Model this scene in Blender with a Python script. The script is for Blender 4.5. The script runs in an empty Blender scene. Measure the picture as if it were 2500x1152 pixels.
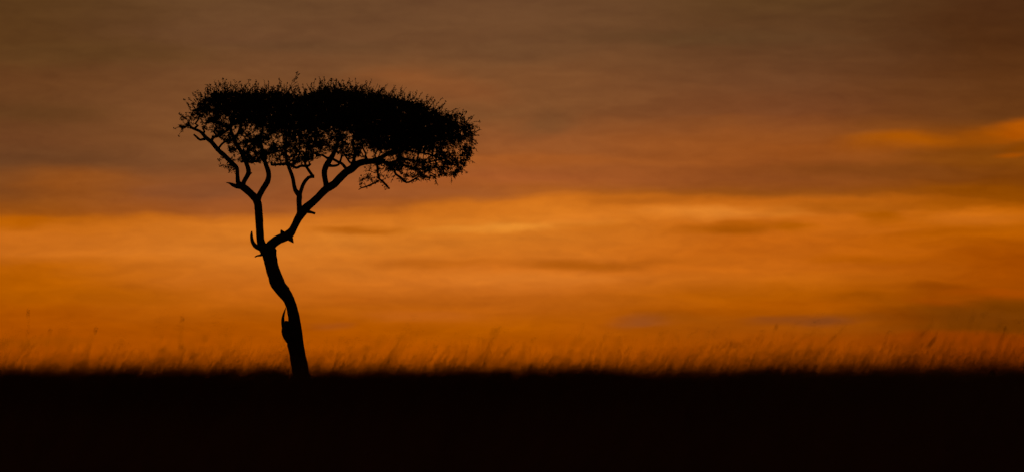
import bpy, math, random
import numpy as np
from mathutils import Vector
from mathutils.kdtree import KDTree

# ---------------------------------------------------------------- scene frame
R = math.radians
scene = bpy.context.scene
col = scene.collection
rng = np.random.default_rng(11)
random.seed(11)

F = 15000.0                 # focal length in photo pixels (2500 px wide frame)
HOR = 930.0                 # photo row of the true horizon
PITCH = math.atan((HOR - 576.0) / F)
CAM_Z = 0.95                 # the photographer sits low in the grass
DT = 150.0                  # distance of the tree


def P(px, py, Y=DT):
    """Point of the world at ground distance Y seen in photo pixel (px, py)."""
    x = (px - 1250.0) / F
    z = (576.0 - py) / F
    c, s = math.cos(PITCH), math.sin(PITCH)
    dy, dz = c - s * z, s + c * z
    return Vector((x / dy * Y, Y, CAM_Z + dz / dy * Y))


# ---------------------------------------------------------------- camera
cam_d = bpy.data.cameras.new("camera")
cam = bpy.data.objects.new("camera", cam_d)
col.objects.link(cam)
cam.location = (0, 0, CAM_Z)
cam.rotation_euler = (math.pi / 2 + PITCH, 0, 0)
cam_d.sensor_width = 36.0
cam_d.lens = 36.0 * F / 2500.0
cam_d.clip_end = 30000
cam_d.clip_start = 0.5
cam_d.dof.use_dof = True
cam_d.dof.focus_distance = DT
cam_d.dof.aperture_fstop = 3.0
scene.camera = cam

# ---------------------------------------------------------------- view
scene.view_settings.view_transform = 'Standard'
scene.view_settings.look = 'None'
scene.view_settings.exposure = 0.0
scene.view_settings.gamma = 1.0
scene.view_settings.use_curve_mapping = False
scene.cycles.max_bounces = 2
scene.cycles.diffuse_bounces = 1
scene.cycles.transmission_bounces = 1
scene.cycles.use_denoising = True
scene.cycles.use_adaptive_sampling = True
scene.cycles.adaptive_threshold = 0.02
scene.cycles.adaptive_min_samples = 8

SUN_AZ = R(-0.6)
SUN_EL = R(1.2)


def lin(c):
    out = []
    for v in c:
        v = v / 255.0
        out.append(v / 12.92 if v <= 0.04045 else ((v + 0.055) / 1.055) ** 2.4)
    return out


# ---------------------------------------------------------------- world: sunset cloud deck
world = bpy.data.worlds.new("World")
scene.world = world
world.use_nodes = True
world.cycles.sampling_method = 'MANUAL'
world.cycles.sample_map_resolution = 512
nt = world.node_tree
nt.nodes.clear()


def N(t, **kw):
    n = nt.nodes.new(t)
    for k, v in kw.items():
        setattr(n, k, v)
    return n


def L(a, b):
    nt.links.new(a, b)


def M(op, a, b=None, c=None, clamp=False):
    n = N('ShaderNodeMath', operation=op, use_clamp=clamp)
    for i, v in enumerate((a, b, c)):
        if v is None:
            continue
        if isinstance(v, (int, float)):
            n.inputs[i].default_value = v
        else:
            L(v, n.inputs[i])
    return n.outputs[0]


def smooth(v, a, b, lo=0.0, hi=1.0):
    n = N('ShaderNodeMapRange', interpolation_type='SMOOTHSTEP')
    L(v, n.inputs[0])
    for i, k in enumerate((a, b, lo, hi)):
        n.inputs[i + 1].default_value = k
    return n.outputs[0]


def mixc(f, a, b, blend='MIX'):
    n = N('ShaderNodeMix', data_type='RGBA', blend_type=blend)
    n.clamp_factor = True
    for s, v in ((n.inputs[0], f), (n.inputs[6], a), (n.inputs[7], b)):
        if isinstance(v, (int, float)):
            s.default_value = v
        elif isinstance(v, (list, tuple)):
            s.default_value = (v[0], v[1], v[2], 1)
        else:
            L(v, s)
    return n.outputs[2]


tc = N('ShaderNodeTexCoord')
sep = N('ShaderNodeSeparateXYZ')
L(tc.outputs['Generated'], sep.inputs[0])
az = M('ARCTAN2', sep.outputs[0], sep.outputs[1])
el = M('ARCSINE', sep.outputs[2])
# sky coordinates in kilo-units of 1/15000 rad: su to the right, sv down from the cloud top
su = M('MULTIPLY_ADD', az, F / 1000.0, 1.25)
sv = M('MULTIPLY_ADD', el, -F / 1000.0, HOR / 1000.0)
cv = N('ShaderNodeCombineXYZ')
L(su, cv.inputs[0])
L(sv, cv.inputs[1])


def noise(scale, sx, sy, detail=4, rough=0.5, w=0.0, src=None):
    mp = N('ShaderNodeMapping')
    L(src or cv.outputs[0], mp.inputs[0])
    mp.inputs['Location'].default_value = (w, w * 0.7, w * 1.3)
    mp.inputs['Scale'].default_value = (sx, sy, 1)
    n = N('ShaderNodeTexNoise')
    n.inputs['Scale'].default_value = scale
    n.inputs['Detail'].default_value = detail
    n.inputs['Roughness'].default_value = rough
    L(mp.outputs[0], n.inputs['Vector'])
    return n


# gentle domain warp: clouds drawn out sideways by the wind
wa = noise(1.0, 2.2, 9.0, 2, 0.5, 3.1)
wb = noise(1.0, 7.0, 30.0, 3, 0.5, 8.7)
wv = N('ShaderNodeSeparateColor')
L(wa.outputs['Color'], wv.inputs[0])
wv2 = N('ShaderNodeSeparateColor')
L(wb.outputs['Color'], wv2.inputs[0])
du = M('MULTIPLY_ADD', M('SUBTRACT', wv.outputs[0], 0.5), 0.22,
       M('MULTIPLY', M('SUBTRACT', wv2.outputs[0], 0.5), 0.13))
dv = M('MULTIPLY_ADD', M('SUBTRACT', wv.outputs[1], 0.5), 0.030,
       M('MULTIPLY', M('SUBTRACT', wv2.outputs[1], 0.5), 0.030))
wu = M('ADD', su, du)
wvv = M('ADD', sv, dv)
cw = N('ShaderNodeCombineXYZ')
L(wu, cw.inputs[0])
L(wvv, cw.inputs[1])

rows = [0, 100, 200, 280, 340, 390, 440, 470, 490, 506, 523, 550, 600, 650, 680, 720, 760, 800, 850, 925]
cols = {
    0.05: [(90, 58, 27), (91, 57, 26), (104, 62, 30), (104, 62, 30), (110, 64, 32), (110, 66, 34), (126, 70, 28),
           (145, 76, 20), (156, 80, 16), (190, 98, 8), (198, 104, 18), (200, 106, 24), (200, 106, 24), (187, 94, 4), (183, 91, 0), (178, 87, 0),
           (172, 80, 0), (168, 76, 0), (166, 74, 0), (160, 68, 0)],
    0.62: [(104, 69, 40), (107, 69, 41), (119, 74, 40), (126, 77, 41), (130, 79, 40), (136, 80, 40), (148, 82, 40),
           (156, 84, 38), (162, 86, 34), (202, 110, 30), (208, 115, 32), (211, 118, 34), (212, 119, 36), (206, 112, 30), (202, 107, 26), (192, 98, 18),
           (182, 90, 8), (175, 82, 0), (172, 78, 0), (166, 72, 0)],
    1.25: [(107, 70, 42), (111, 72, 42), (126, 78, 42), (130, 80, 42), (144, 82, 40), (158, 87, 38), (163, 86, 38),
           (168, 90, 34), (176, 94, 28), (202, 109, 26), (208, 114, 28), (214, 120, 32), (208, 115, 30), (202, 106, 26), (212, 114, 32), (188, 95, 18),
           (184, 91, 12), (176, 85, 0), (174, 80, 0), (166, 72, 0)],
    1.875: [(93, 61, 31), (98, 62, 34), (110, 66, 36), (122, 68, 34), (148, 79, 30), (150, 78, 28), (142, 74, 28),
            (146, 76, 26), (152, 80, 20), (188, 97, 18), (202, 107, 24), (198, 102, 20), (197, 99, 16), (195, 98, 16), (192, 98, 14), (182, 90, 2),
            (172, 82, 0), (160, 76, 4), (162, 72, 0), (150, 62, 0)],
    2.46: [(78, 44, 20), (80, 44, 18), (96, 53, 21), (104, 57, 21), (130, 68, 12), (132, 68, 10), (126, 62, 8),
           (140, 70, 2), (152, 75, 0), (188, 95, 6), (192, 98, 8), (186, 93, 2), (180, 87, 0), (162, 74, 0), (162, 73, 0), (150, 68, 0),
           (128, 62, 0), (124, 58, 0), (142, 56, 0), (120, 46, 0)],
}
# the lower rim of the grey deck dips to the left
edge = N('ShaderNodeValToRGB')
ecr = edge.color_ramp
ecr.interpolation = 'EASE'
epts = [(0.0, 536), (0.6, 524), (0.95, 512), (1.15, 490), (1.35, 476), (1.75, 482), (2.1, 482), (2.5, 500)]
while len(ecr.elements) < len(epts):
    ecr.elements.new(0.5)
for e_, (pu, pv) in zip(ecr.elements, epts):
    e_.position = pu / 2.5
    e_.color = [(pv - 400) / 200.0] * 3 + [1]
L(M('DIVIDE', wu, 2.5, clamp=True), edge.inputs[0])
bump = M('MULTIPLY', smooth(wvv, 0.40, 0.48), smooth(wvv, 0.66, 0.56))
wr = M('SUBTRACT', wvv, M('MULTIPLY', bump, M('MULTIPLY_ADD', edge.outputs[0], 0.2, -0.1)))
T0, T1 = 0.95, -0.05      # sv range of the ramps


def ramp(stops):
    n = N('ShaderNodeValToRGB')
    cr = n.color_ramp
    cr.interpolation = 'LINEAR'
    pts = sorted(((T0 - r / 1000.0) / (T0 - T1), c) for r, c in zip(rows, stops))
    while len(cr.elements) < len(pts):
        cr.elements.new(0.5)
    for e, (p, c) in zip(cr.elements, pts):
        e.position = p
        e.color = (*lin(c), 1)
    return n


t_in = M('DIVIDE', M('SUBTRACT', T0, wr), T0 - T1, clamp=True)
keys = sorted(cols)
sky_c = None
for i, k in enumerate(keys):
    rp = ramp(cols[k])
    L(t_in, rp.inputs[0])
    if sky_c is None:
        sky_c = rp.outputs[0]
    else:
        sky_c = mixc(smooth(wu, keys[i - 1], k), sky_c, rp.outputs[0])

# cloud streaks and puffs: (u, v, half length, half height, tilt deg, strength, rgb)
blobs = [
    (190, 455, 260, 62, 3, 0.55, (158, 82, 20)), (120, 385, 330, 34, 2, 0.5, (104, 62, 32)),
    (60, 275, 260, 34, 0, 0.55, (94, 58, 27)), (240, 130, 400, 40, 0, 0.5, (94, 62, 29)),
    (450, 380, 210, 60, 0, 0.4, (118, 72, 40)), (520, 462, 150, 26, 0, 0.5, (134, 78, 44)),
    (980, 195, 160, 40, 8, 0.6, (142, 82, 40)), (1130, 225, 140, 40, 10, 0.5, (140, 80, 40)),
    (760, 115, 300, 22, 0, 0.5, (102, 68, 40)), (1250, 130, 240, 40, -2, 0.35, (104, 70, 42)),
    (1340, 300, 90, 42, -10, 0.6, (118, 74, 40)), (1700, 90, 400, 26, 2, 0.5, (92, 62, 34)),
    (1420, 392, 300, 16, 0, 0.6, (168, 90, 34)), (1250, 400, 200, 22, 0, 0.35, (170, 90, 34)),
    (2140, 352, 130, 24, 0, 0.7, (170, 85, 0)), (2235, 346, 110, 26, 6, 0.75, (174, 86, 0)), (2370, 338, 150, 34, -4, 0.5, (156, 75, 0)), (2375, 332, 50, 18, 0, 0.5, (174, 84, 0)),
    (2480, 320, 110, 34, -6, 0.8, (180, 85, 0)), (2440, 336, 60, 14, 0, 0.7, (172, 80, 0)), (2478, 380, 50, 9, -4, 0.7, (168, 78, 0)),
    (2060, 365, 240, 26, 0, 0.5, (156, 80, 24)), (2470, 362, 50, 12, 0, 0.8, (140, 68, 0)),
    (1750, 300, 150, 22, 0, 0.5, (136, 76, 34)), (2150, 420, 380, 26, 0, 0.6, (126, 66, 20)),
    (1700, 425, 320, 26, 0, 0.45, (146, 76, 30)), (1050, 475, 320, 20, 0, 0.55, (154, 84, 40)),
    (60, 548, 90, 24, 0, 0.7, (178, 88, 0)),
    (880, 560, 170, 14, 3, 0.95, (182, 94, 14)), (600, 588, 90, 12, 0, 0.4, (196, 104, 22)),
    (1250, 554, 260, 15, -5, 0.95, (228, 138, 44)), (1150, 520, 260, 12, 0, 0.5, (204, 110, 26)),
    (1420, 535, 130, 22, -8, 0.5, (216, 120, 34)), (1460, 555, 80, 16, 4, 0.5, (196, 104, 20)),
    (1740, 522, 220, 22, 0, 0.9, (222, 128, 40)), (1780, 560, 190, 20, -3, 0.95, (170, 84, 4)),
    (1950, 555, 80, 16, 0, 0.7, (172, 86, 0)), (1930, 525, 60, 16, 0, 0.7, (208, 116, 30)),
    (1010, 645, 140, 13, 0, 0.55, (190, 98, 18)), (1430, 641, 210, 17, 2, 0.95, (178, 90, 12)),
    (1640, 635, 150, 14, -2, 0.6, (188, 96, 16)), (1130, 640, 150, 12, 0, 0.5, (190, 98, 18)),
    (1300, 675, 260, 22, 2, 0.6, (216, 120, 36)), (830, 585, 130, 24, 0, 0.5, (220, 128, 40)),
    (800, 655, 220, 28, 0, 0.4, (212, 118, 34)), (1820, 655, 200, 36, -3, 0.5, (200, 102, 18)),
    (2140, 522, 66, 22, 8, 0.85, (172, 86, 0)), (2270, 525, 40, 18, 0, 0.5, (176, 88, 0)),
    (2370, 530, 170, 26, 0, 0.85, (202, 106, 20)), (2150, 560, 160, 12, 0, 0.6, (196, 100, 16)),
    (2310, 566, 120, 11, 0, 0.7, (170, 82, 0)), (2440, 470, 260, 18, 3, 0.6, (146, 72, 0)),
    (2180, 610, 240, 24, 0, 0.4, (196, 98, 12)), (2120, 632, 180, 14, 0, 0.5, (184, 90, 0)),
    (2470, 630, 210, 60, 0, 0.5, (156, 68, 0)), (2440, 710, 160, 14, 0, 0.7, (166, 72, 0)),
    (2300, 705, 130, 13, 0, 0.7, (146, 66, 0)), (2310, 733, 110, 13, 0, 0.8, (160, 70, 0)),
    (2190, 770, 160, 34, 5, 0.75, (134, 60, 0)), (2410, 768, 250, 40, 2, 0.85, (118, 57, 3)), (2470, 790, 150, 24, 0, 0.6, (112, 52, 0)),
    (2480, 740, 100, 26, 0, 0.7, (112, 54, 0)),
    (2120, 728, 120, 16, -3, 0.6, (148, 70, 0)), (1950, 745, 220, 20, 0, 0.45, (172, 80, 0)),
    (1600, 787, 110, 16, -3, 0.9, (152, 78, 28)), (1700, 778, 130, 14, 3, 0.7, (156, 76, 6)),
    (1935, 783, 120, 18, -4, 0.9, (136, 68, 22)), (2060, 772, 110, 14, 4, 0.5, (134, 64, 6)),
    (795, 795, 60, 14, 0, 0.6, (166, 80, 20)), (2320, 825, 190, 26, 0, 0.7, (156, 64, 0)),
    (2480, 845, 160, 30, 0, 0.6, (150, 60, 0)), (2200, 835, 140, 26, 0, 0.5, (140, 58, 0)),
    (1960, 835, 160, 22, 0, 0.5, (164, 72, 0)), (1000, 770, 180, 16, 0, 0.5, (194, 98, 24)),
    (880, 728, 60, 18, 0, 0.4, (184, 90, 14)), (180, 725, 360, 30, 0, 0.4, (176, 88, 0)),
    (480, 815, 320, 24, 0, 0.35, (166, 76, 0)), (100, 838, 200, 14, 0, 0.5, (150, 70, 0)),
    (1480, 800, 160, 24, -8, 0.4, (184, 88, 6)), (1500, 740, 240, 24, 0, 0.35, (182, 92, 14)),
    (2040, 503, 200, 20, -4, 0.55, (162, 82, 8)), (2310, 498, 170, 14, 0, 0.6, (156, 78, 2)), (1560, 492, 160, 12, 0, 0.5, (176, 92, 20)),
    (900, 516, 180, 10, 0, 0.45, (180, 96, 28)),
]
for (bu, bv, bl, bh, tilt, st, rgb) in blobs:
    # the tiny term only makes Cycles evaluate the puffs one after another (its node stack is small)
    sq = N('ShaderNodeVectorMath', operation='MULTIPLY_ADD')
    L(sky_c, sq.inputs[0])
    sq.inputs[1].default_value = (1e-7, 1e-7, 1e-7)
    L(cw.outputs[0], sq.inputs[2])
    mp = N('ShaderNodeMapping', vector_type='TEXTURE')
    L(sq.outputs[0], mp.inputs[0])
    mp.inputs['Location'].default_value = (bu / 1000.0, bv / 1000.0, 0)
    mp.inputs['Rotation'].default_value = (0, 0, R(tilt) * 0.5)
    mp.inputs['Scale'].default_value = (bl / 1000.0 * 1.25, bh / 1000.0 * 1.25, 1)
    ln = N('ShaderNodeVectorMath', operation='LENGTH')
    L(mp.outputs[0], ln.inputs[0])
    sky_c = mixc(smooth(ln.outputs['Value'], 1.0, 0.05, 0.0, min(st * 1.1, 1.0)), sky_c, lin(rgb))

# fine wind-drawn texture inside the deck
fn = noise(1.0, 3.0, 26.0, 5, 0.55, 1.7, cw.outputs[0])
fn2 = noise(1.0, 13.0, 42.0, 5, 0.66, 5.2, cw.outputs[0])
fine = M('ADD', M('MULTIPLY', M('SUBTRACT', fn.outputs['Fac'], 0.5), 0.40),
         M('MULTIPLY', M('SUBTRACT', fn2.outputs['Fac'], 0.5), 0.36))
gain = M('ADD', fine, 1.0)
gc = N('ShaderNodeCombineColor')
L(gain, gc.inputs[0])
L(M('MULTIPLY_ADD', fine, 1.15, 1.0), gc.inputs[1])
L(gain, gc.inputs[2])
sky_c = mixc(1.0, sky_c, gc.outputs[0], 'MULTIPLY')

# above the deck in view the cloud thins into dusk; the glow fades away from the sunset
nis = N('ShaderNodeTexSky', sky_type='NISHITA')
nis.sun_disc = False
nis.sun_elevation = SUN_EL
nis.sun_rotation = SUN_AZ
nis.air_density = 1.5
nis.dust_density = 3.0
nis_s = mixc(1.0, nis.outputs[0], (0.012, 0.012, 0.012), 'MULTIPLY')
sky_c = mixc(smooth(el, 0.066, 0.45), sky_c, (0.080, 0.030, 0.012))
cl = noise(1.0, 0.25, 0.5, 3, 0.6, 12.0)
gap = M('MULTIPLY', smooth(el, 0.10, 0.6), smooth(cl.outputs['Fac'], 0.45, 0.75))
dist = M('ABSOLUTE', M('SUBTRACT', az, SUN_AZ))
fade = smooth(dist, 0.10, 1.8, 1.0, 0.18)
fc = N('ShaderNodeCombineColor')
for i in range(3):
    L(fade, fc.inputs[i])
sky_c = mixc(1.0, sky_c, fc.outputs[0], 'MULTIPLY')
sky_c = mixc(gap, sky_c, nis_s)
bg = N('ShaderNodeBackground')
bg.inputs['Strength'].default_value = 1.0
L(sky_c, bg.inputs[0])
wo = N('ShaderNodeOutputWorld')
L(bg.outputs[0], wo.inputs[0])

# ---------------------------------------------------------------- sun, veiled by the cloud deck
sd = bpy.data.lights.new("sun", 'SUN')
sd.energy = 0.08
sd.angle = R(10)
sd.color = (1.0, 0.55, 0.25)
sun = bpy.data.objects.new("sun", sd)
col.objects.link(sun)
to_sun = Vector((math.sin(SUN_AZ) * math.cos(SUN_EL), math.cos(SUN_AZ) * math.cos(SUN_EL), math.sin(SUN_EL)))
sun.rotation_euler = to_sun.to_track_quat('Z', 'Y').to_euler()
sun.location = to_sun * 400


# ---------------------------------------------------------------- materials
def material(name, c1, c2, scale, rough=0.85, bump=0.0, translucent=0.0, detail=6):
    m = bpy.data.materials.new(name)
    m.use_nodes = True
    t = m.node_tree
    b = t.nodes['Principled BSDF']
    b.inputs['Roughness'].default_value = rough
    b.inputs['Specular IOR Level'].default_value = 0.2
    co = t.nodes.new('ShaderNodeTexCoord')
    n = t.nodes.new('ShaderNodeTexNoise')
    n.inputs['Scale'].default_value = scale
    n.inputs['Detail'].default_value = detail
    t.links.new(co.outputs['Object'], n.inputs['Vector'])
    r = t.nodes.new('ShaderNodeValToRGB')
    r.color_ramp.elements[0].position = 0.3
    r.color_ramp.elements[1].position = 0.7
    r.color_ramp.elements[0].color = (*c1, 1)
    r.color_ramp.elements[1].color = (*c2, 1)
    t.links.new(n.outputs['Fac'], r.inputs[0])
    t.links.new(r.outputs[0], b.inputs['Base Color'])
    if bump:
        bp = t.nodes.new('ShaderNodeBump')
        bp.inputs['Strength'].default_value = bump
        bp.inputs['Distance'].default_value = 0.02
        t.links.new(n.outputs['Fac'], bp.inputs['Height'])
        t.links.new(bp.outputs[0], b.inputs['Normal'])
    if translucent:
        tr = t.nodes.new('ShaderNodeBsdfTranslucent')
        t.links.new(r.outputs[0], tr.inputs[0])
        mx = t.nodes.new('ShaderNodeMixShader')
        mx.inputs[0].default_value = translucent
        t.links.new(b.outputs[0], mx.inputs[1])
        t.links.new(tr.outputs[0], mx.inputs[2])
        t.links.new(mx.outputs[0], t.nodes['Material Output'].inputs[0])
    return m


bark = material('bark', (0.035, 0.026, 0.018), (0.075, 0.058, 0.042), 9.0, 0.9, 0.8)
leaf_m = material('leaf', (0.030, 0.042, 0.014), (0.055, 0.070, 0.024), 3.0, 0.6, 0, 0.15)
grass_m = material('dry_grass', (0.15, 0.080, 0.030), (0.24, 0.130, 0.050), 1.5, 0.7, 0, 0.15)
head_m = material('seed_head', (0.11, 0.050, 0.024), (0.17, 0.080, 0.036), 4.0, 0.8, 0, 0.08)
soil_m = material('savanna_soil', (0.035, 0.024, 0.014), (0.070, 0.050, 0.026), 0.6, 0.95, 0.5)


# ---------------------------------------------------------------- mesh helpers
def link_mesh(name, verts, faces, mat, parent=None, smooth_sh=True):
    me = bpy.data.meshes.new(name)
    me.from_pydata([tuple(v) for v in verts], [], faces)
    me.materials.append(mat)
    if smooth_sh:
        me.polygons.foreach_set('use_smooth', [True] * len(me.polygons))
    me.update()
    o = bpy.data.objects.new(name, me)
    col.objects.link(o)
    if parent is not None:
        o.parent = parent
    return o


def fast_mesh(name, verts, faces, mat, parent=None, smooth_sh=False):
    """verts (n,3) array, faces (m,k) array."""
    me = bpy.data.meshes.new(name)
    verts = np.asarray(verts, dtype=np.float32)
    faces = np.asarray(faces, dtype=np.int32)
    k = faces.shape[1]
    me.vertices.add(len(verts))
    me.vertices.foreach_set('co', verts.ravel())
    me.loops.add(faces.size)
    me.loops.foreach_set('vertex_index', faces.ravel())
    me.polygons.add(len(faces))
    me.polygons.foreach_set('loop_start', np.arange(0, faces.size, k, dtype=np.int32))
    me.polygons.foreach_set('use_smooth', np.full(len(faces), smooth_sh))
    me.materials.append(mat)
    me.update(calc_edges=True)
    me.validate()
    o = bpy.data.objects.new(name, me)
    col.objects.link(o)
    if parent is not None:
        o.parent = parent
    return o


def catmull(pts, rad, step):
    pts = [np.array(p, float) for p in pts]
    out, orad = [], []
    n = len(pts)
    for i in range(n - 1):
        p0, p1, p2, p3 = pts[max(i - 1, 0)], pts[i], pts[i + 1], pts[min(i + 2, n - 1)]
        k = max(1, int(np.linalg.norm(p2 - p1) / step))
        for j in range(k):
            t = j / k
            out.append(0.5 * (2 * p1 + (p2 - p0) * t + (2 * p0 - 5 * p1 + 4 * p2 - p3) * t * t
                              + (3 * p1 - p0 - 3 * p2 + p3) * t ** 3))
            orad.append(rad[i] * (1 - t) + rad[i + 1] * t)
    out.append(pts[-1])
    orad.append(rad[-1])
    return np.array(out), np.array(orad)


def tube(verts, faces, pts, rad, sides=8, rough=0.0):
    """Sweep rings along pts (n,3); closed ends."""
    n = len(pts)
    base = len(verts)
    tan = np.gradient(pts, axis=0)
    tan /= np.linalg.norm(tan, axis=1)[:, None] + 1e-9
    ref = np.array([0.0, 1.0, 0.0]) if abs(tan[0][1]) < 0.9 else np.array([1.0, 0, 0])
    ph = random.random() * 6.28
    for i in range(n):
        a = np.cross(tan[i], ref)
        a /= np.linalg.norm(a) + 1e-9
        b = np.cross(a, tan[i])
        ref = b
        for k in range(sides):
            th = 2 * math.pi * k / sides
            r = rad[i]
            if rough:
                r *= 1 + rough * (math.sin(3 * th + ph + i * 0.35) * 0.5 + random.uniform(-0.6, 0.6))
            verts.append(pts[i] + r * (math.cos(th) * a + math.sin(th) * b))
    for i in range(n - 1):
        for k in range(sides):
            k2 = (k + 1) % sides
            faces.append((base + i * sides + k, base + i * sides + k2,
                          base + (i + 1) * sides + k2, base + (i + 1) * sides + k))
    faces.append(tuple(base + k for k in reversed(range(sides))))
    faces.append(tuple(base + (n - 1) * sides + k for k in range(sides)))


# ---------------------------------------------------------------- ground
def make_ground():
    xs = np.concatenate([-np.geomspace(9000, 60, 14), np.linspace(-50, 50, 41), np.geomspace(60, 9000, 14)])
    ys = np.concatenate([-np.geomspace(3000, 30, 8), np.linspace(-20, 220, 81), np.geomspace(240, 14000, 16)])
    X, Y = np.meshgrid(xs, ys)
    Z = 0.05 * np.sin(X * 0.31 + 1.2) * np.cos(Y * 0.23) + 0.03 * np.sin(X * 0.9 + Y * 0.4)
    Z *= np.exp(-(np.hypot(X, Y - 80) / 400) ** 2)
    Z -= 0.06
    V = np.stack([X.ravel(), Y.ravel(), Z.ravel()], 1)
    nx, ny = len(xs), len(ys)
    I = np.arange(nx * ny).reshape(ny, nx)
    Fc = np.stack([I[:-1, :-1].ravel(), I[:-1, 1:].ravel(), I[1:, 1:].ravel(), I[1:, :-1].ravel()], 1)
    o = fast_mesh('ground', V, Fc, soil_m, None, True)
    o['kind'] = 'structure'
    o['label'] = 'flat dark savanna ground under the grass'


make_ground()

# ---------------------------------------------------------------- the tree
S = DT / F                    # metres per photo pixel at the tree (0.01)
root_pos = P(748, 1025)
root_pos.z = -0.05
tree = bpy.data.objects.new('savanna_tree', None)
tree.location = root_pos
col.objects.link(tree)
tree['label'] = 'lone flat-topped savanna tree with forked bending trunk silhouetted black against the sunset'
tree['category'] = 'tree'


def W(px, py, dm=0.0):
    """photo pixel + depth offset in metres (away from camera) -> tree-local point"""
    p = P(px, py, DT + dm)
    return np.array(p - root_pos)


# trunk: horizontal rings between its two outlines
outline = [(1030, 718, 792), (1010, 720, 779), (980, 719, 770), (945, 717, 762), (910, 713, 755), (890, 711, 752),
           (865, 707, 746), (840, 701, 742), (820, 701, 739), (800, 703, 736.5), (780, 704, 733), (770, 703, 731),
           (750, 699, 726), (735, 692, 721), (720, 677.5, 715), (708, 668, 708), (700, 661.5, 704), (690, 657.5, 696), (678, 655, 691.5),
           (665, 650.5, 686), (655, 648.5, 681.5), (640, 644.5, 678), (624, 640, 675.5), (610, 636, 675), (602, 632, 671), (594, 634, 662)]


def make_trunk():
    ys = [a[0] for a in outline]
    yy = np.arange(1030, 594, -4.0)
    lf = np.interp(-yy, [-y for y in ys], [a[1] for a in outline])
    rt = np.interp(-yy, [-y for y in ys], [a[2] for a in outline])
    V, Fc = [], []
    sides = 28
    for i, y in enumerate(yy):
        c = W((lf[i] + rt[i]) / 2, y)
        r = (rt[i] - lf[i]) / 2 * S
        for k in range(sides):
            th = 2 * math.pi * k / sides
            q = 1 + 0.025 * math.sin(9 * th + y * 0.02) + random.uniform(-0.03, 0.03)
            if y > 960:
                q *= 1 + 0.10 * math.sin(5 * th + 1.0) * (y - 960) / 70
            V.append(c + np.array([math.cos(th) * r * q, math.sin(th) * r * q, 0]))
    n = len(yy)
    for i in range(n - 1):
        for k in range(sides):
            k2 = (k + 1) % sides
            Fc.append((i * sides + k, i * sides + k2, (i + 1) * sides + k2, (i + 1) * sides + k))
    Fc.append(tuple((n - 1) * sides + k for k in range(sides)))
    return link_mesh('trunk', V, Fc, bark, tree)


trunk = make_trunk()

skel = []          # (point, radius_px) nodes from which the crown grows


def limb(name, parent, path, sides=10, rough=0.05, grow=None):
    """path: (px, py, radius_px, depth_m)"""
    pts = [W(a[0], a[1], a[3]) for a in path]
    rad = [a[2] * S for a in path]
    p, r = catmull(pts, rad, 0.06 if path[0][2] > 4 else 0.05)
    V, Fc = [], []
    tube(V, Fc, p, r, sides, rough)
    o = link_mesh(name, V, Fc, bark, parent)
    if grow is not None:
        for a, b in zip(p, r):
            pxy = HOR - (a[2] + root_pos.z - CAM_Z) / S
            if pxy < grow:
                skel.append((a, b))
    return o


# scar, burl and dead snags on the trunk
limb('burl', trunk, [(700, 783, 4, 0), (697, 798, 8, -.03), (695.5, 809, 9, -.05), (698, 820, 8, -.03), (704, 834, 5, 0)], 12, 0.10)
limb('bark_shard', trunk, [(694, 806, 5, -.03), (691.5, 790, 5, -.03), (690.5, 778, 3.6, -.03), (693, 765, 2.6, -.03), (698.3, 749, 0.5, -.02)], 8, 0.04)
limb('broken_stub', trunk, [(646, 609, 7, -.02), (633, 606, 6, -.05), (622, 599, 5.5, -.08), (616, 588, 4.6, -.1), (614, 575, 3.6, -.1), (614.5, 564, 1.6, -.1)], 10, 0.08)
limb('broken_stub', trunk, [(644, 619, 5, .02), (635, 623, 2.8, .03), (628, 624, 2.0, .03), (622, 627, 1.6, .03)], 8, 0.1)

left = limb('limb', tree, [(650, 616, 14, 0), (640, 600, 11, .0), (635.5, 585, 9.6, .02), (634, 562, 9.5, .05), (633, 540, 9.8, .08),
                           (631.5, 515, 9.6, .1), (629.5, 497, 9.8, .1), (625, 486, 10, .1), (614, 475, 8.8, .05), (601, 463, 9.2, 0),
                           (590, 455, 8.5, -.02), (582, 448, 6.5, -.03)], 14, 0.05)
limb('broken_stub', left, [(592, 457, 7, 0), (577, 455, 5.4, -.04), (566, 450.5, 4.0, -.08), (560, 447.5, 2.2, -.1), (552, 446, 0.6, -.1)], 8, 0.10)
limb('branch', left, [(586, 456, 6, 0), (581, 446, 5.6, -.05), (579.5, 425, 4.7, -.15), (578, 410, 5, -.25), (565, 397, 5.6, -.35), (550, 382, 5.8, -.4),
                      (531, 365, 5.5, -.5), (517, 348, 5.2, -.55), (503, 337, 4.8, -.6), (492, 324, 3.8, -.65), (481, 318, 3.4, -.7),
                      (467, 312, 3.4, -.7), (462, 305, 2.0, -.7)], 10, 0.07, 400)
limb('branch', left, [(503, 338, 3.6, -.6), (489, 342, 2.8, -.62), (480, 335, 2.6, -.65), (473, 329, 2.0, -.68)], 8, 0.1)
limb('branch', left, [(495, 331, 2.6, -.6), (499, 322, 2.4, -.6), (494, 312, 2.0, -.6)], 8, 0.1, 400)
limb('branch', left, [(516, 347, 4, -.5), (520, 337, 3.6, -.5), (531, 332, 4, -.4), (542, 327, 4, -.3), (556, 317, 3.6, -.2), (565, 309, 3, -.1)], 8, 0.08, 400)
limb('branch', left, [(533, 364, 3, -.5), (542, 352, 2.6, -.4), (553, 345, 2.4, -.3), (566, 342, 2.0, -.2)], 8, 0.08, 400)
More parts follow.
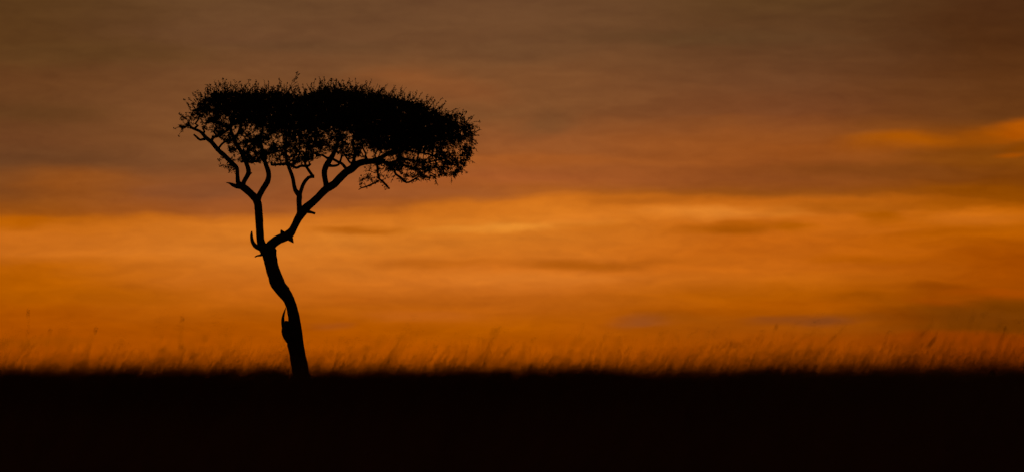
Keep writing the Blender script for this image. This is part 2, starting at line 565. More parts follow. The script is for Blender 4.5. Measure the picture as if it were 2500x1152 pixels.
limb('branch', left, [(593, 454, 6, 0), (596, 444, 5.6, .1), (603, 431, 5.8, .2), (607, 421, 6.0, .3), (604.5, 408, 5.6, .4), (600.5, 397, 5.4, .45),
                      (593, 379, 5.2, .5), (585, 364, 5, .6), (575, 350, 5.0, .7), (570, 335, 4.6, .8), (564, 320, 4.2, .9),
                      (564, 300, 3.4, 1.0), (574, 287, 2.6, 1.1)], 10, 0.07, 400)
limb('branch', left, [(570, 336, 3.6, .8), (581, 327, 3.6, .85), (587, 310, 3.4, .9), (588.5, 295, 3, .95), (592, 275, 2, 1)], 8, 0.08, 400)
limb('branch', left, [(563, 314, 3.6, .9), (545, 307, 3.4, .7), (531, 299, 3.2, .6), (514, 296, 2.6, .5), (500, 302, 2.2, .4)], 8, 0.08, 400)
limb('branch', left, [(607, 422, 4, .3), (612.5, 424, 2.2, .3), (615.5, 422, 1.0, .3)], 6, 0.1)
limb('branch', left, [(629, 490, 8.5, .1), (633, 478, 7, .0), (644, 459, 7, -.15), (652.5, 445, 7, -.25), (656, 431, 6, -.3), (654, 416, 6, -.35),
                      (648.5, 401, 5.4, -.4), (643.5, 384, 5, -.5), (640, 365, 4.6, -.6), (636, 340, 4, -.8), (642, 312, 3, -1)], 10, 0.06, 400)

right = limb('limb', tree, [(655, 618, 15, 0), (659, 603, 13, 0), (668, 592, 11.5, -.03), (682, 583, 11.5, -.06), (698, 576.5, 11.5, -.08), (708, 570, 11.5, -.08),
                            (715, 560, 9.2, -.05), (722, 546, 9, 0), (729, 532, 9.8, .05), (738, 519, 11, .1), (750, 505, 10.2, .1),
                            (762, 495, 9.2, .1), (775, 483, 9, .1), (794, 464, 9.4, .1), (805, 457, 10, .1), (816, 450, 9.4, .1), (829, 436, 9.6, .1),
                            (844, 421, 9.4, .05), (859, 412, 9.6, 0), (871, 402, 8.6, -.1), (888, 396, 8, -.2), (908, 394, 7, -.3), (925, 389, 6.2, -.4),
                            (940, 379, 5, -.5), (957, 373, 4, -.6), (985, 366, 3.4, -.7), (1020, 358, 2.6, -.8)], 14, 0.05, 405)
limb('broken_stub', right, [(704, 578, 9, -.08), (711, 585, 6, -.1), (716.5, 593, 0.8, -.1)], 8, 0.06)
limb('broken_stub', right, [(691, 572, 8, -.08), (687, 564, 3.2, -.1), (686, 561, 1.2, -.1)], 8, 0.1)
limb('broken_stub', right, [(744, 512, 8, .1), (754, 517, 4.6, .05), (762, 519, 3.2, .03), (769.5, 521.5, 2.8, .02)], 8, 0.12)
limb('branch', right, [(733, 522, 8.5, .1), (731, 506, 6.6, .15), (730, 491, 6.6, .2), (730.5, 477, 7.2, .25), (725, 470, 6.2, .3), (721, 465, 5.4, .3),
                       (718, 454, 4.8, .35), (715, 436, 4.5, .4), (710, 421, 4.5, .45), (704, 405, 4.3, .5), (699, 385, 4, .6), (696, 362, 3.6, .8),
                       (700, 330, 3, 1)], 10, 0.06, 400)
limb('branch', right, [(730.5, 479, 6, .22), (734.5, 467, 4.8, .15), (740, 452, 4.5, .05), (746, 441, 4.4, -.05), (752.5, 434, 4, -.1), (760, 431.5, 4, -.15),
                       (767.5, 431.5, 4, -.15)], 9, 0.08)
limb('branch', right, [(764, 430.5, 3.6, -.15), (756.5, 420.5, 3.5, -.2), (751, 412, 3.3, -.25), (746.5, 405, 3.2, -.3), (744, 392, 2.8, -.4), (748, 370, 2.4, -.5)], 8, 0.08, 400)
limb('branch', right, [(661, 395, 2.2, -.1), (663.5, 403, 2.8, -.1), (674, 402, 3, 0), (697, 401.5, 3.1, .3), (709, 404, 3.2, .3), (724, 410, 3.2, .1), (735, 405.5, 3.2, -.1),
                       (749, 406, 3.4, -.25), (757, 402, 3, -.3), (754, 396, 1.6, -.3)], 8, 0.10, 402)
limb('branch', right, [(797, 466, 8, .1), (796, 450, 6.8, .2), (793.5, 436, 6.5, .3), (792, 422, 7, .35), (794.5, 410, 7.2, .4), (800, 399, 7.2, .45), (808, 387, 6.6, .5),
                       (815, 374, 5.6, .6), (822, 354, 4.6, .8), (831, 328, 3.4, 1)], 10, 0.06, 400)
limb('branch', right, [(801, 404, 4, .42), (813, 405.5, 3.2, .4), (826, 402.5, 3, .3), (832, 390, 2.4, .3), (836, 372, 2.2, .3)], 8, 0.08, 400)
limb('branch', right, [(846, 414, 4, .05), (836, 401, 3.6, .1), (826, 396, 3.4, .2), (815, 390, 3.2, .4)], 8, 0.08, 400)
limb('branch', right, [(858, 408, 4.5, 0), (864, 390, 4, .2), (867, 371, 3.6, .4), (861, 353, 3, .6), (866, 330, 2.4, .8)], 8, 0.08, 400)
limb('branch', right, [(866, 396, 3, 0), (856, 398, 2.6, .2), (848, 388, 2.4, .5), (838, 372, 2.2, .8)], 8, 0.08, 400)
limb('branch', right, [(926, 391, 5.4, -.4), (937, 396, 4.4, -.7), (950, 399, 4.0, -.9), (967, 394.5, 3.8, -1.0), (984, 389, 3.4, -1.1), (1000, 390, 3, -1.1),
                       (1022, 396, 2.6, -1.1), (1042, 397, 2.4, -1.1), (1065, 392, 2, -1.1), (1090, 388, 1.6, -1.1)], 8, 0.08, 420)
limb('branch', right, [(944, 398, 3.6, -.8), (952, 405, 3.2, -.9), (961, 413, 3, -1.0), (966.5, 426, 2.8, -1.1), (978, 433.5, 2.6, -1.1), (992, 446, 2.4, -1.2), (1005, 442, 2.2, -1.2),
                       (1018, 434, 1.8, -1.2)], 8, 0.08, 450)
limb('branch', right, [(966, 411, 2.4, -1.0), (981, 404, 2.2, -1.2), (1000, 407, 2.2, -1.4), (1022, 413, 2, -1.5), (1045, 418, 1.6, -1.6), (1062, 428, 1.2, -1.6)], 7, 0.08, 450)
limb('branch', right, [(921, 392, 3.6, -.4), (921, 404, 3, -.6), (922, 420, 2.6, -.7), (925, 436, 2.4, -.8), (934, 443, 2.4, -.8), (943, 453, 2.2, -.8), (952, 461, 1.4, -.8)], 7, 0.1, 470)
limb('branch', right, [(926, 441, 2.2, -.8), (917, 446, 2.2, -.8), (894, 456, 2.0, -.8), (882, 459, 1.6, -.8), (875, 464, 0.8, -.8)], 7, 0.1, 470)
limb('branch', right, [(985, 366, 3, -.7), (1020, 372, 2.6, -.2), (1050, 378, 2.2, .2), (1085, 390, 1.8, .4), (1115, 405, 1.4, .5), (1128, 418, 1, .5)], 7, 0.08, 470)
limb('branch', right, [(1010, 362, 2.6, -.7), (1050, 345, 2.2, -.5), (1090, 330, 1.8, -.2), (1130, 318, 1.2, 0)], 7, 0.08, 470)

# ---------------------------------------------------------------- crown
top_x = [444, 455, 470, 485, 500, 520, 560, 600, 640, 680, 705, 730, 760, 790, 820, 850, 880, 910, 940, 970, 1000, 1030, 1055, 1078, 1102, 1130, 1145, 1154]
top_y = [300, 285, 262, 244, 230, 220, 217, 219, 219, 219, 220, 228, 220, 209, 210, 214, 216, 220, 226, 234, 240, 249, 262, 273, 281, 293, 303, 325]
sol_x = [444, 480, 540, 580, 600, 660, 720, 780, 840, 900, 960, 1020, 1080, 1130, 1165]
sol_y = [298, 272, 280, 282, 292, 312, 318, 316, 312, 338, 362, 358, 350, 345, 330]
low_x = [444, 470, 490, 520, 545, 560, 575, 620, 660, 720, 780, 800, 850, 880, 900, 940, 990, 1040, 1070, 1110, 1130, 1150, 1165]
low_y = [318, 306, 310, 322, 345, 372, 396, 398, 402, 404, 388, 368, 384, 386, 400, 418, 432, 436, 430, 428, 415, 380, 335]


def top(x): return np.interp(x, top_x, top_y)
def solid(x): return np.interp(x, sol_x, sol_y)
def low(x): return np.interp(x, low_x, low_y)


class VNoise:
    def __init__(self, seed, cell):
        self.g = np.random.default_rng(seed).random((64, 64))
        self.c = cell

    def __call__(self, x, y):
        x, y = np.asarray(x) / self.c, np.asarray(y) / self.c
        xi, yi = np.floor(x).astype(int), np.floor(y).astype(int)
        fx, fy = x - xi, y - yi
        fx, fy = fx * fx * (3 - 2 * fx), fy * fy * (3 - 2 * fy)
        g = lambda a, b: self.g[a % 64, b % 64]
        return (g(xi, yi) * (1 - fx) * (1 - fy) + g(xi + 1, yi) * fx * (1 - fy)
                + g(xi, yi + 1) * (1 - fx) * fy + g(xi + 1, yi + 1) * fx * fy)


gapn = VNoise(5, 19.0)


def density(x, y):
    t, s, l = top(x), solid(x), low(x)
    d = np.zeros_like(x)
    core = (y >= t) & (y < s)
    d[core] = 1.0
    mid = (y >= s) & (y < l)
    f = (y - s) / np.maximum(l - s, 1)
    base = np.where(x < 560, 0.66, np.where(x < 790, 1.0, np.where(x < 890, 0.85, 0.85)))
    dm = base * (1.0 - 0.35 * f) * np.clip((gapn(x, y * 1.3) - 0.18) * 2.8, 0.22, 1.15)
    d[mid] = dm[mid]
    # soft leading edge at the top
    d *= np.clip((y - t) / 14.0, 0.35, 1.0)
    # sparse left tip
    d *= np.where(x < 520, 0.75, 1.0)
    return d


def half_depth(x):
    return 2.5 * np.sqrt(np.clip(1 - ((x - 805) / 372.0) ** 2, 0.03, 1))


def sample(n, dens=density, box=(436, 1156, 200, 466)):
    X, Y = [], []
    tot = 0
    while tot < n:
        x = rng.uniform(box[0], box[1], 20000)
        y = rng.uniform(box[2], box[3], 20000)
        k = rng.random(20000) < dens(x, y)
        X.append(x[k]); Y.append(y[k]); tot += k.sum()
    x, y = np.concatenate(X)[:n], np.concatenate(Y)[:n]
    # depth: spread through the crown's volume, thinner low down
    hd = half_depth(x) * np.clip(1.0 - 0.4 * (y - solid(x)) / 90.0, 0.55, 1.0)
    dz = rng.uniform(-1, 1, n) * hd
    return x, y, dz


def to_local(x, y, d):
    return np.array([W(a, b, c) for a, b, c in zip(x, y, d)])


nodes = np.zeros((260000, 3))
nrad = np.zeros(260000)
cnt = 0
for p, r in skel:
    nodes[cnt] = p; nrad[cnt] = r; cnt += 1
WEI = np.array([1.0, 0.75, 1.0])

twV, twF = [], []
twigs = []          # terminal paths that carry leaves


def colonise(points, r0, r1, sides, terminal, nseg, jit, maxlen=9.0):
    global cnt
    def tree_now():
        t = KDTree(cnt)
        for q in range(cnt):
            t.insert(nodes[q] * WEI, q)
        t.balance()
        return t
    kd = tree_now()
    d0 = np.array([kd.find(p * WEI)[2] for p in points])
    for step, i in enumerate(np.argsort(d0)):
        if step and step % max(25, len(points) // 9) == 0:
            kd = tree_now()
        p = points[i]
        j = kd.find(p * WEI)[1]
        a = nodes[j]
        ln = np.linalg.norm(p - a)
        if ln < 0.03 or ln > maxlen:
            continue
        mid = []
        sag = np.array([0, 0, -1.0]) * ln * random.uniform(-0.05, 0.14)
        k = nseg if ln > 0.15 else 2
        k = max(k, int(ln / 0.12))
        for t in np.linspace(0, 1, k + 1):
            q = a + (p - a) * t + sag * math.sin(math.pi * t)
            if 0 < t < 1:
                q = q + np.array([random.gauss(0, 1), random.gauss(0, 1), random.gauss(0, 1)]) * jit * min(ln, 0.5)
            mid.append(q)
        mid = np.array(mid)
        rb = min(r0, nrad[j] * 0.8)
        rr = np.linspace(rb, min(r1, rb * 0.8), len(mid))
        tube(twV, twF, mid, rr, sides)
        for q, r in zip(mid[1:], rr[1:]):
            nodes[cnt] = q; nrad[cnt] = r; cnt += 1
        if terminal:
            twigs.append(mid)


colonise(to_local(*sample(340)), 0.034, 0.017, 6, False, 3, 0.07)
colonise(to_local(*sample(1300)), 0.019, 0.008, 5, False, 3, 0.08)
colonise(to_local(*sample(9400)), 0.007, 0.003, 3, True, 3, 0.07)


def core(x, y):
    return (np.clip((y - top(x) - 6) / 10.0, 0, 1) * np.clip((solid(x) + 22 - y) / 46.0, 0, 1)
            * np.clip((x - 455) / 70.0, 0.25, 1) * np.clip((1158 - x) / 80.0, 0.1, 1))


n_open = len(twigs)
colonise(to_local(*sample(8500, core)), 0.007, 0.003, 3, True, 3, 0.07)
n_core = len(twigs)


# hanging clump below the left branch, and twig tips reaching past the outline
def blob(cx, cy, sx, sy, n, d):
    a = rng.uniform(0, 2 * math.pi, n)
    r = np.sqrt(rng.random(n))
    return to_local(cx + np.cos(a) * r * sx, cy + np.sin(a) * r * sy, d + rng.uniform(-.3, .3, n))


colonise(blob(552, 398, 24, 14, 34, -.3), 0.010, 0.004, 3, True, 3, 0.08)
colonise(blob(566, 415, 14, 12, 16, -.3), 0.010, 0.004, 3, True, 3, 0.08)
colonise(blob(612, 372, 30, 30, 40, .3), 0.010, 0.004, 3, True, 3, 0.08)
colonise(blob(905, 425, 26, 22, 44, -.8), 0.010, 0.004, 3, True, 3, 0.08)
colonise(blob(894, 446, 22, 12, 26, -.8), 0.010, 0.004, 3, True, 3, 0.08)
colonise(blob(880, 445, 6, 16, 8, -.8), 0.009, 0.004, 3, True, 3, 0.08)
colonise(blob(945, 440, 14, 20, 20, -.9), 0.010, 0.004, 3, True, 3, 0.08)
colonise(blob(1000, 437, 40, 10, 34, -1.2), 0.010, 0.004, 3, True, 3, 0.08)
colonise(blob(1070, 418, 50, 20, 55, -.6), 0.010, 0.004, 3, True, 3, 0.08)
colonise(blob(1108, 366, 40, 28, 110, 0), 0.010, 0.004, 3, True, 3, 0.08)
colonise(blob(1000, 395, 60, 14, 70, -.8), 0.010, 0.004, 3, True, 3, 0.08)
colonise(blob(690, 372, 90, 26, 150, 0), 0.010, 0.004, 3, True, 3, 0.08)
colonise(blob(455, 308, 16, 8, 16, -.7), 0.010, 0.004, 3, True, 3, 0.08)
colonise(blob(525, 325, 16, 12, 16, -.4), 0.009, 0.004, 3, True, 3, 0.08)


def shoot(px, py, ang, length, d, r=0.006):
    """a thorny leafing shoot; ang degrees from straight up, + to the right"""
    pts = []
    a = R(ang)
    bend = random.uniform(-0.5, 0.5)
    x, y = px, py
    n = 4
    for k in range(n + 1):
        pts.append(W(x, y, d + 0.03 * k * random.uniform(-1, 1)))
        aa = a + bend * k / n
        x += math.sin(aa) * length / n
        y -= math.cos(aa) * length / n
    pts = np.array(pts)
    tube(twV, twF, pts, np.linspace(r * 1.15, r * 0.55, n + 1), 3)
    return pts


bare = []
for px, py, ang, ln in [(698, 232, 30, 40), (703, 226, 26, 34), (716, 202, 24, 27), (718, 201, 25, 26), (708, 216, 70, 22), (822, 216, -4, 25), (819, 214, 6, 18), (556, 222, -2, 20), (592, 216, 48, 26),
                        (612, 214, -22, 20), (626, 214, -10, 18), (690, 216, -28, 26), (655, 214, 4, 18), (500, 228, 10, 14), (488, 240, -30, 22),
                        (466, 264, -42, 26), (462, 294, -58, 30), (450, 308, -100, 28), (447, 314, -150, 22), (978, 232, 2, 24), (1020, 246, 24, 24),
                        (1062, 262, 34, 28), (1095, 276, 60, 26), (1125, 287, 16, 22), (1146, 297, 40, 20), (1150, 300, 78, 24), (1152, 322, 88, 24),
                        (1150, 350, 140, 26), (1135, 385, 120, 26), (1125, 412, 120, 20), (1100, 428, 165, 20), (1062, 432, 178, 16), (900, 212, 30, 20),
                        (1040, 252, 12, 20), (1078, 268, 20, 24), (870, 212, -10, 18), (785, 208, 14, 12), (840, 212, -12, 16), (935, 222, 20, 14)]:
    twigs.append(shoot(px, py, ang, ln, random.uniform(-.8, .8), 0.007))
# random shoots along the outline
ox = np.concatenate([np.linspace(446, 500, 26), np.linspace(500, 1110, 330), np.linspace(1110, 1153, 34)])
for x in ox:
    x += random.uniform(-3, 3)
    y = float(top(x)) + random.uniform(0, 12)
    sl = float(top(x + 8) - top(x - 8)) / 16.0
    ang = math.degrees(math.atan(sl)) + random.gauss(0, 26)
    ln = 7 + random.expovariate(1 / 7.5)
    pts = shoot(x, y, ang, min(ln, 27), random.uniform(-.9, .9) * float(half_depth(x)), 0.006)
    (twigs if random.random() < 0.8 else bare).append(pts)
for y in np.linspace(305, 425, 46):
    x = float(np.interp(y, [305, 330, 365, 395, 425], [1150, 1151, 1143, 1133, 1110])) - random.uniform(0, 14)
    pts = shoot(x, y, 95 + (y - 305) * 0.35 + random.gauss(0, 25), random.uniform(10, 26), random.uniform(-.6, .6), 0.006)
    (twigs if random.random() < 0.6 else bare).append(pts)
for x in np.linspace(900, 1110, 40):
    y = float(low(x)) - random.uniform(2, 14)
    twigs.append(shoot(x, y, random.gauss(125, 40), random.uniform(10, 24), random.uniform(-1.2, .4), 0.006))
for x in np.linspace(560, 790, 40):
    y = float(low(x)) - random.uniform(4, 16)
    twigs.append(shoot(x, y, random.gauss(180, 60), random.uniform(6, 14), random.uniform(-.8, .8), 0.0045))

# leaves and thorns on the twigs
tv, tf = [], []
lp, ld, lj = [], [], []
for ti, path in enumerate(twigs):
    seg = np.diff(path, axis=0)
    tot = float(np.sqrt((seg ** 2).sum(1)).sum())
    if tot < 0.02:
        continue
    nl = int(min(18, 4 + tot / 0.017)) if ti < n_core else int(min(10, 2 + tot / 0.034))
    s_ = (1.0 - 0.85 * rng.random(nl) ** 1.2) * (len(seg) - 1e-6)
    i_ = s_.astype(int)
    lp.append(path[i_] + seg[i_] * (s_ - i_)[:, None])
    lj.append(np.full(nl, 0.018 if n_open <= ti < n_core else 0.004))
    ld.append(seg[i_] / (np.linalg.norm(seg[i_], axis=1)[:, None] + 1e-6))
lp, ld = np.concatenate(lp), np.concatenate(ld)
nL = len(lp)
lp = lp + rng.normal(0, 1, (nL, 3)) * np.concatenate(lj)[:, None]
ld = ld * 0.7 + rng.normal(0, 0.75, (nL, 3))
ld /= np.linalg.norm(ld, axis=1)[:, None]
lw = np.cross(ld, rng.normal(0, 1, (nL, 3)))
lw /= np.linalg.norm(lw, axis=1)[:, None] + 1e-9
ln_ = np.cross(ld, lw)
ll = rng.uniform(0.030, 0.062, nL)[:, None]
lh = ll * rng.uniform(0.20, 0.34, nL)[:, None]
lv = np.stack([lp, lp + ld * ll * 0.5 + lw * lh + ln_ * ll * 0.08, lp + ld * ll - ln_ * ll * 0.06,
               lp + ld * ll * 0.5 - lw * lh + ln_ * ll * 0.08], 1).reshape(-1, 3)
lb = (np.arange(nL) * 4)[:, None]
lf_ = np.concatenate([np.concatenate([lb, lb + 1, lb + 2], 1), np.concatenate([lb, lb + 2, lb + 3], 1)], 0)
for path in twigs + bare + bare + bare:
    for q in range(2 if random.random() < 0.5 else 1):
        i = random.randrange(len(path) - 1)
        p = path[i] + (path[i + 1] - path[i]) * random.random()
        d = rng.normal(0, 1, 3) + (path[i + 1] - path[i]) * 8
        d /= np.linalg.norm(d)
        w = np.cross(d, (0.3, 0.5, 0.8)); w /= np.linalg.norm(w) + 1e-9
        u = np.cross(d, w)
        l = random.uniform(0.05, 0.12)
        r = 0.003
        b = len(tv)
        tv += [p + w * r, p - 0.5 * w * r + 0.87 * u * r, p - 0.5 * w * r - 0.87 * u * r, p + d * l]
        tf += [(b, b + 1, b + 3), (b + 1, b + 2, b + 3), (b + 2, b, b + 3)]

crown = link_mesh('crown', twV, twF, bark, tree)
crown['kind'] = 'stuff'
leaves = fast_mesh('leaves', np.array(lv), np.array(lf_), leaf_m, crown)
leaves['kind'] = 'stuff'
thorns = fast_mesh('thorns', np.array(tv), np.array(tf), bark, crown)
thorns['kind'] = 'stuff'


# ---------------------------------------------------------------- grass
hn1, hn2, hn3 = VNoise(21, 2.6), VNoise(22, 0.9), VNoise(23, 7.0)


def field(n, y0, y1, power=1.0, spread=1.35):
    """positions in a wedge of the plain in front of the camera"""
    u = rng.random(n)
    y = np.sqrt(y0 ** 2 + u ** power * (y1 ** 2 - y0 ** 2))
    hw = (0.0834 * spread) * y + 1.0
    x = rng.uniform(-1, 1, n) * hw
    return x, y


def ribbons(x, y, h, w, lean, bend, nseg, tri_tip=True):
    """flat curved grass blades as quads; lean/bend are unit-less horizontal reach per height"""
    n = len(x)
    t = np.linspace(0, 1, nseg + 1)
    az_ = rng.normal(0, 0.7, n)
    dx, dy = np.cos(az_), np.sin(az_)
    fx = rng.uniform(-1, 1, n)
    px, py = np.cos(fx * 1.2), np.sin(fx * 1.2)
    V = np.zeros((n, nseg + 1, 2, 3), dtype=np.float32)
    for i, tt in enumerate(t):
        reach = h * (lean * tt + bend * tt ** 2.2)
        z = h * tt * (1 - 0.12 * np.abs(bend) * tt)
        ww = w * (1 - tt ** 2) * 0.5 + 0.0004
        cx, cy = x + dx * reach, y + dy * reach
        V[:, i, 0, 0], V[:, i, 0, 1], V[:, i, 0, 2] = cx - px * ww, cy - py * ww, z
        V[:, i, 1, 0], V[:, i, 1, 1], V[:, i, 1, 2] = cx + px * ww, cy + py * ww, z
    base = (np.arange(n) * (nseg + 1) * 2)[:, None]
    fs = []
    for i in range(nseg):
        a = base + 2 * i
        fs.append(np.concatenate([a, a + 1, a + 3, a + 2], 1))
    return V.reshape(-1, 3), np.concatenate(fs, 0)


def culms(x, y, h, r, lean, bend, head_len, head_w, az_s=0.5):
    """three-sided stems carrying a drooping spindle-shaped seed head"""
    n = len(x)
    az_ = rng.normal(0, az_s, n)
    dx, dy = np.cos(az_), np.sin(az_)

    def centre(tt):
        reach = h * (lean * tt + bend * tt ** 2.5)
        return x + dx * reach, y + dy * reach, h * tt * (1 - 0.10 * np.abs(bend) * tt)
    ts = [0.0, 0.5, 0.8, 1.0]
    V = np.zeros((n, len(ts), 3, 3), dtype=np.float32)
    for i, tt in enumerate(ts):
        cx, cy, cz = centre(tt)
        rr = r * (1 - 0.55 * tt)
        for k in range(3):
            th = 2.094 * k
            V[:, i, k, 0], V[:, i, k, 1], V[:, i, k, 2] = cx + rr * math.cos(th), cy + rr * math.sin(th), cz
    base = (np.arange(n) * len(ts) * 3)[:, None]
    fs = []
    for i in range(len(ts) - 1):
        for k in range(3):
            k2 = (k + 1) % 3
            fs.append(np.concatenate([base + i * 3 + k, base + i * 3 + k2, base + (i + 1) * 3 + k2, base + (i + 1) * 3 + k], 1))
    SV, SF = V.reshape(-1, 3), np.concatenate(fs, 0)
    # seed head: continues past the tip along the final direction
    c0, c1 = np.stack(centre(0.9), 1), np.stack(centre(1.0), 1)
    d = c1 - c0
    d /= np.linalg.norm(d, axis=1)[:, None]
    w = np.cross(d, np.array([0.2, 0.9, 0.1]))
    w /= np.linalg.norm(w, axis=1)[:, None]
    u = np.cross(d, w)
    prof = [(-0.15, 0.15), (0.2, 0.9), (0.6, 0.85), (1.0, 0.06)]
    has = rng.random(n) < 0.40            # the others have shed their seed
    c1, d, w, u, head_len, head_w = c1[has], d[has], w[has], u[has], head_len[has], head_w[has]
    nh = len(c1)
    H = np.zeros((nh, len(prof), 3, 3), dtype=np.float32)
    for i, (s, q) in enumerate(prof):
        jig = rng.uniform(0.75, 1.25, nh)[:, None]
        cc = c1 + d * (head_len * s)[:, None]
        cc[:, 2] -= head_len * 0.18 * s * s
        cc[:, 0] += head_len * 0.22 * s * s
        for k in range(3):
            th = 2.094 * k
            H[:, i, k] = cc + (math.cos(th) * w + math.sin(th) * u) * (head_w * 0.5)[:, None] * q * jig
    hb = (np.arange(nh) * len(prof) * 3)[:, None]
    hf = []
    for i in range(len(prof) - 1):
        for k in range(3):
            k2 = (k + 1) % 3
            hf.append(np.concatenate([hb + i * 3 + k, hb + i * 3 + k2, hb + (i + 1) * 3 + k2, hb + (i + 1) * 3 + k], 1))
    return SV, SF, H.reshape(-1, 3), np.concatenate(hf, 0)


def screen_u(x, y):
    return 1250 + x / y * F


def tufts(nt_, per, y0, y1, spread, rad):
    """positions in tufts; every stem also gets the index of its tuft"""
    cx, cy = field(nt_, y0, y1, 0.9, spread)
    i = np.repeat(np.arange(nt_), per)
    n = len(i)
    return cx[i] + rng.normal(0, rad, n), cy[i] + rng.normal(0, rad * 2, n), i


def make_grass():
    Vs, Fs = [], []
    off = 0

    def add(v, f):
        nonlocal off
        Vs.append(v); Fs.append(f + off); off += len(v)

    # the leafy mass
    for n, y0, y1 in ((30000, 14, 62), (34000, 62, 115), (16000, 115, 185)):
        x, y = field(n, y0, y1)
        clump = hn1(x, y * 0.7) * 0.5 + hn2(x, y) * 0.5
        h = np.clip(0.58 + 0.42 * clump + rng.normal(0, 0.045, n), 0.35, 0.93)
        add(*ribbons(x, y, h, rng.uniform(0.006, 0.013, n) * (1 + y / 120), rng.normal(0.12, 0.10, n),
                     np.abs(rng.normal(0.25, 0.15, n)), 3))
    # tussocks that break the edge of the mass
    nt_, per = 800, 46
    x, y, i = tufts(nt_, per, 50, 112, 1.25, 0.09)
    tp = hn3(x[::per] * 2.2 + 9, y[::per] * 0.5)
    th = 0.94 + np.clip(rng.exponential(0.12, nt_) * (0.25 + 1.3 * tp), 0, 0.30)
    h = th[i] * (1 - np.abs(rng.normal(0, 0.055, len(i))))
    tl = rng.normal(0.14, 0.07, nt_)
    add(*ribbons(x, y, h, rng.uniform(0.006, 0.012, len(i)), tl[i] + rng.normal(0, 0.09, len(i)),
                 np.abs(rng.normal(0.18, 0.12, len(i))), 3))
    # a few broad old clumps whose domed tops stand out of the edge
    spots = [(970, 84, 0.17, 1.10), (1440, 88, 0.15, 1.07), (1462, 86, 0.12, 1.08), (40, 86, 0.16, 1.07), (430, 90, 0.14, 1.06), (560, 88, 0.12, 1.06),
             (1060, 90, 0.14, 1.05), (1300, 92, 0.18, 1.04), (1880, 86, 0.16, 1.07), (2075, 84, 0.10, 1.10), (2275, 86, 0.10, 1.09), (2400, 86, 0.16, 1.08),
             (330, 90, 0.10, 1.06), (800, 92, 0.12, 1.05), (1690, 88, 0.12, 1.06), (2480, 84, 0.2, 1.07), (210, 90, 0.14, 1.05), (1120, 86, 0.08, 1.08)]
    for _ in range(110):
        spots.append((random.uniform(-250, 2750), random.uniform(70, 108), random.uniform(0.05, 0.17), random.uniform(0.95, 1.06)))
    for pu, yy, rad_, hh in spots:
        m = 170
        ex = rng.normal(0, 1, m)
        x = (pu - 1250) / F * yy - 0.14 + ex * rad_ * 0.8
        y = yy + rng.normal(0, rad_ * 1.5, m)
        h = (hh + rng.uniform(0.10, 0.22)) * (1 - 0.07 * ex ** 2) * (1 - np.abs(rng.normal(0, 0.035, m)))
        add(*ribbons(x, y, np.clip(h, 0.6, 1.2), rng.uniform(0.007, 0.013, m), rng.normal(0.10, 0.08, m),
                     np.abs(rng.normal(0.10, 0.08, m)), 3))
    # long single blades reaching higher
    nt_, per = 5200, 4
    x, y, i = tufts(nt_, per, 45, 110, 1.25, 0.035)
    th = 0.98 + np.clip(rng.exponential(0.09, nt_), 0, 0.30)
    h = th[i] * (1 + rng.normal(0, 0.035, len(i)))
    tl = rng.normal(0.20, 0.12, nt_)
    add(*ribbons(x, y, h, rng.uniform(0.004, 0.008, len(i)), tl[i] + rng.normal(0, 0.05, len(i)),
                 np.abs(rng.normal(0.22, 0.12, len(i))), 4))
    o = fast_mesh('grass', np.concatenate(Vs), np.concatenate(Fs), grass_m)
    o['kind'] = 'stuff'
    o['label'] = 'dark mass of savanna grass across the foreground'
    o['category'] = 'grass'

    # flowering stems standing above it, wind-bent to the right; the nearest ones lie far out of focus
    n_near, nt_, per = 900, 10200, 5
    x, y, i = tufts(nt_ - n_near, per, 42, 106, 1.25, 0.05)
    x2, y2, i2 = tufts(n_near, per, 24, 42, 1.3, 0.08)
    x, y, i = np.concatenate([x, x2]), np.concatenate([y, y2]), np.concatenate([i, i2 + nt_ - n_near])
    n = len(i)
    cx, cy = x[::per], y[::per]
    patch = hn3(cx + 3, cy * 0.4) * 0.6 + hn1(cx, cy) * 0.4
    right_side = np.clip((screen_u(cx, cy) - 1400) / 700, 0, 1)
    extra = rng.exponential(0.11, nt_) * (0.5 + 0.75 * patch) * (1 + 0.40 * right_side)
    extra[nt_ - n_near:] = np.clip(rng.exponential(0.045, n_near), 0, 0.15)
    th = 0.94 + np.clip(extra, 0, 0.46)
    th[nt_ - n_near:] += 0.02
    h = th[i] * (1 + rng.normal(0, 0.04, n))
    tl, tb = rng.normal(0.17, 0.11, nt_), np.abs(rng.normal(0.17, 0.12, nt_))
    hw = np.where(rng.random(n) < 0.14, rng.uniform(0.005, 0.009, n), rng.uniform(0.002, 0.004, n))
    sv_, sf_, hv_, hf_ = culms(x, y, h, rng.uniform(0.0014, 0.0026, n), tl[i] + rng.normal(0, 0.06, n), tb[i] + rng.normal(0, 0.03, n),
                               rng.uniform(0.03, 0.11, n), hw, 0.3)
    o2 = fast_mesh('grass_stems', sv_, sf_, grass_m)
    o2['kind'] = 'stuff'
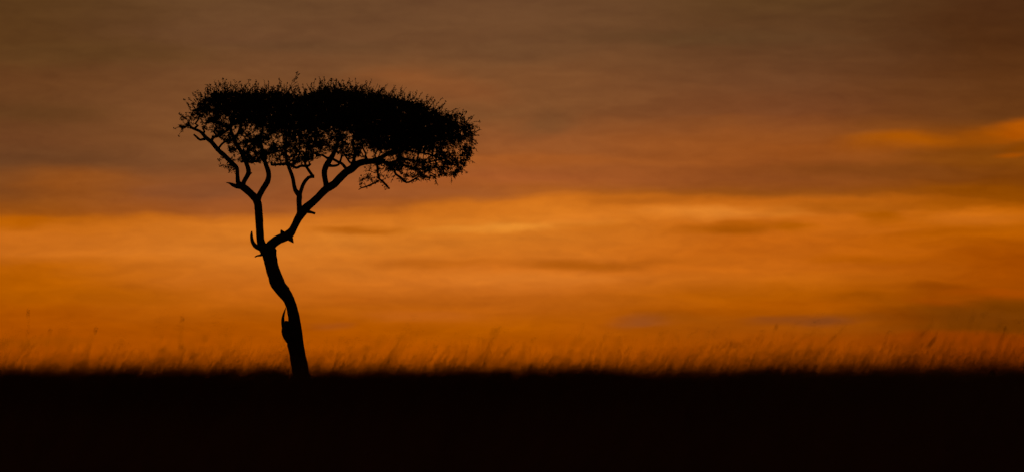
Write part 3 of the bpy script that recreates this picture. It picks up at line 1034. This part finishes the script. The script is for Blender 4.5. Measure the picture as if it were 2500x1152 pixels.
    o2['label'] = 'thin wind-bent flowering stems rising above the dark grass'
    o2['category'] = 'grass'
    h2 = fast_mesh('seed_heads', hv_, hf_, head_m, o2)
    h2['kind'] = 'stuff'


make_grass()


# a few stalks stand out singly
def stalk(px_base, px_tip, py_tip, Y, head_px, head_w, label):
    sc = Y / F
    tip = P(px_tip, py_tip, Y)
    bx = (px_base - 1250) / F * Y
    root = bpy.data.objects.new('grass_stalk', None)
    root.location = (bx, Y, -0.04)
    col.objects.link(root)
    root['label'] = label
    root['category'] = 'grass stalk'
    root['group'] = 'tall single grass stalks above the meadow'
    dx, hz = tip.x - bx, tip.z + 0.04
    hl = head_px * sc
    pts = np.array([(dx * (0.25 * t + 0.75 * t ** 3), 0.02 * math.sin(3 * t), hz * t) for t in np.linspace(0, 1, 9)])
    tot = np.linalg.norm(pts[-1] - pts[-2])
    d = (pts[-1] - pts[-2]) / tot
    V, Fc = [], []
    tube(V, Fc, pts, np.linspace(0.0024, 0.0013, 9), 5)
    link_mesh('stem', V, Fc, grass_m, root)
    V, Fc = [], []
    tube(V, Fc, np.array([pts[-1] - d * hl * (1 - s) for s in (0, .12, .3, .5, .7, .88, 1.0, 1.08)]),
         np.array([.15, .6, .95, 1.0, .85, .55, .25, .03]) * head_w * sc * 0.5, 7, 0.15)
    link_mesh('seed_head', V, Fc, head_m, root)


stalk(67, 69, 752, 64, 24, 2.2, 'tallest upright grass stalk near the left edge of the picture')
stalk(178, 236, 798, 60, 18, 2.6, 'right-leaning grass stalk with thin head, alone between left edge and tree')
stalk(425, 446, 770, 56, 18, 2.4, 'tall grass stalk whose head rises highest nearest left of the tree')
stalk(84, 124, 800, 56, 14, 2.4, 'short-headed grass stalk just right of the tallest left stalk')
stalk(2405, 2455, 796, 66, 12, 3.6, 'grass stalk standing highest near the right edge of the picture')
stalk(1835, 1898, 790, 60, 16, 2.6, 'grass stalk with its head just below a purplish cloud streak right of centre')
stalk(2165, 2287, 820, 62, 38, 4.5, 'heavy-headed grass stalk bent far right in the right-hand grass')
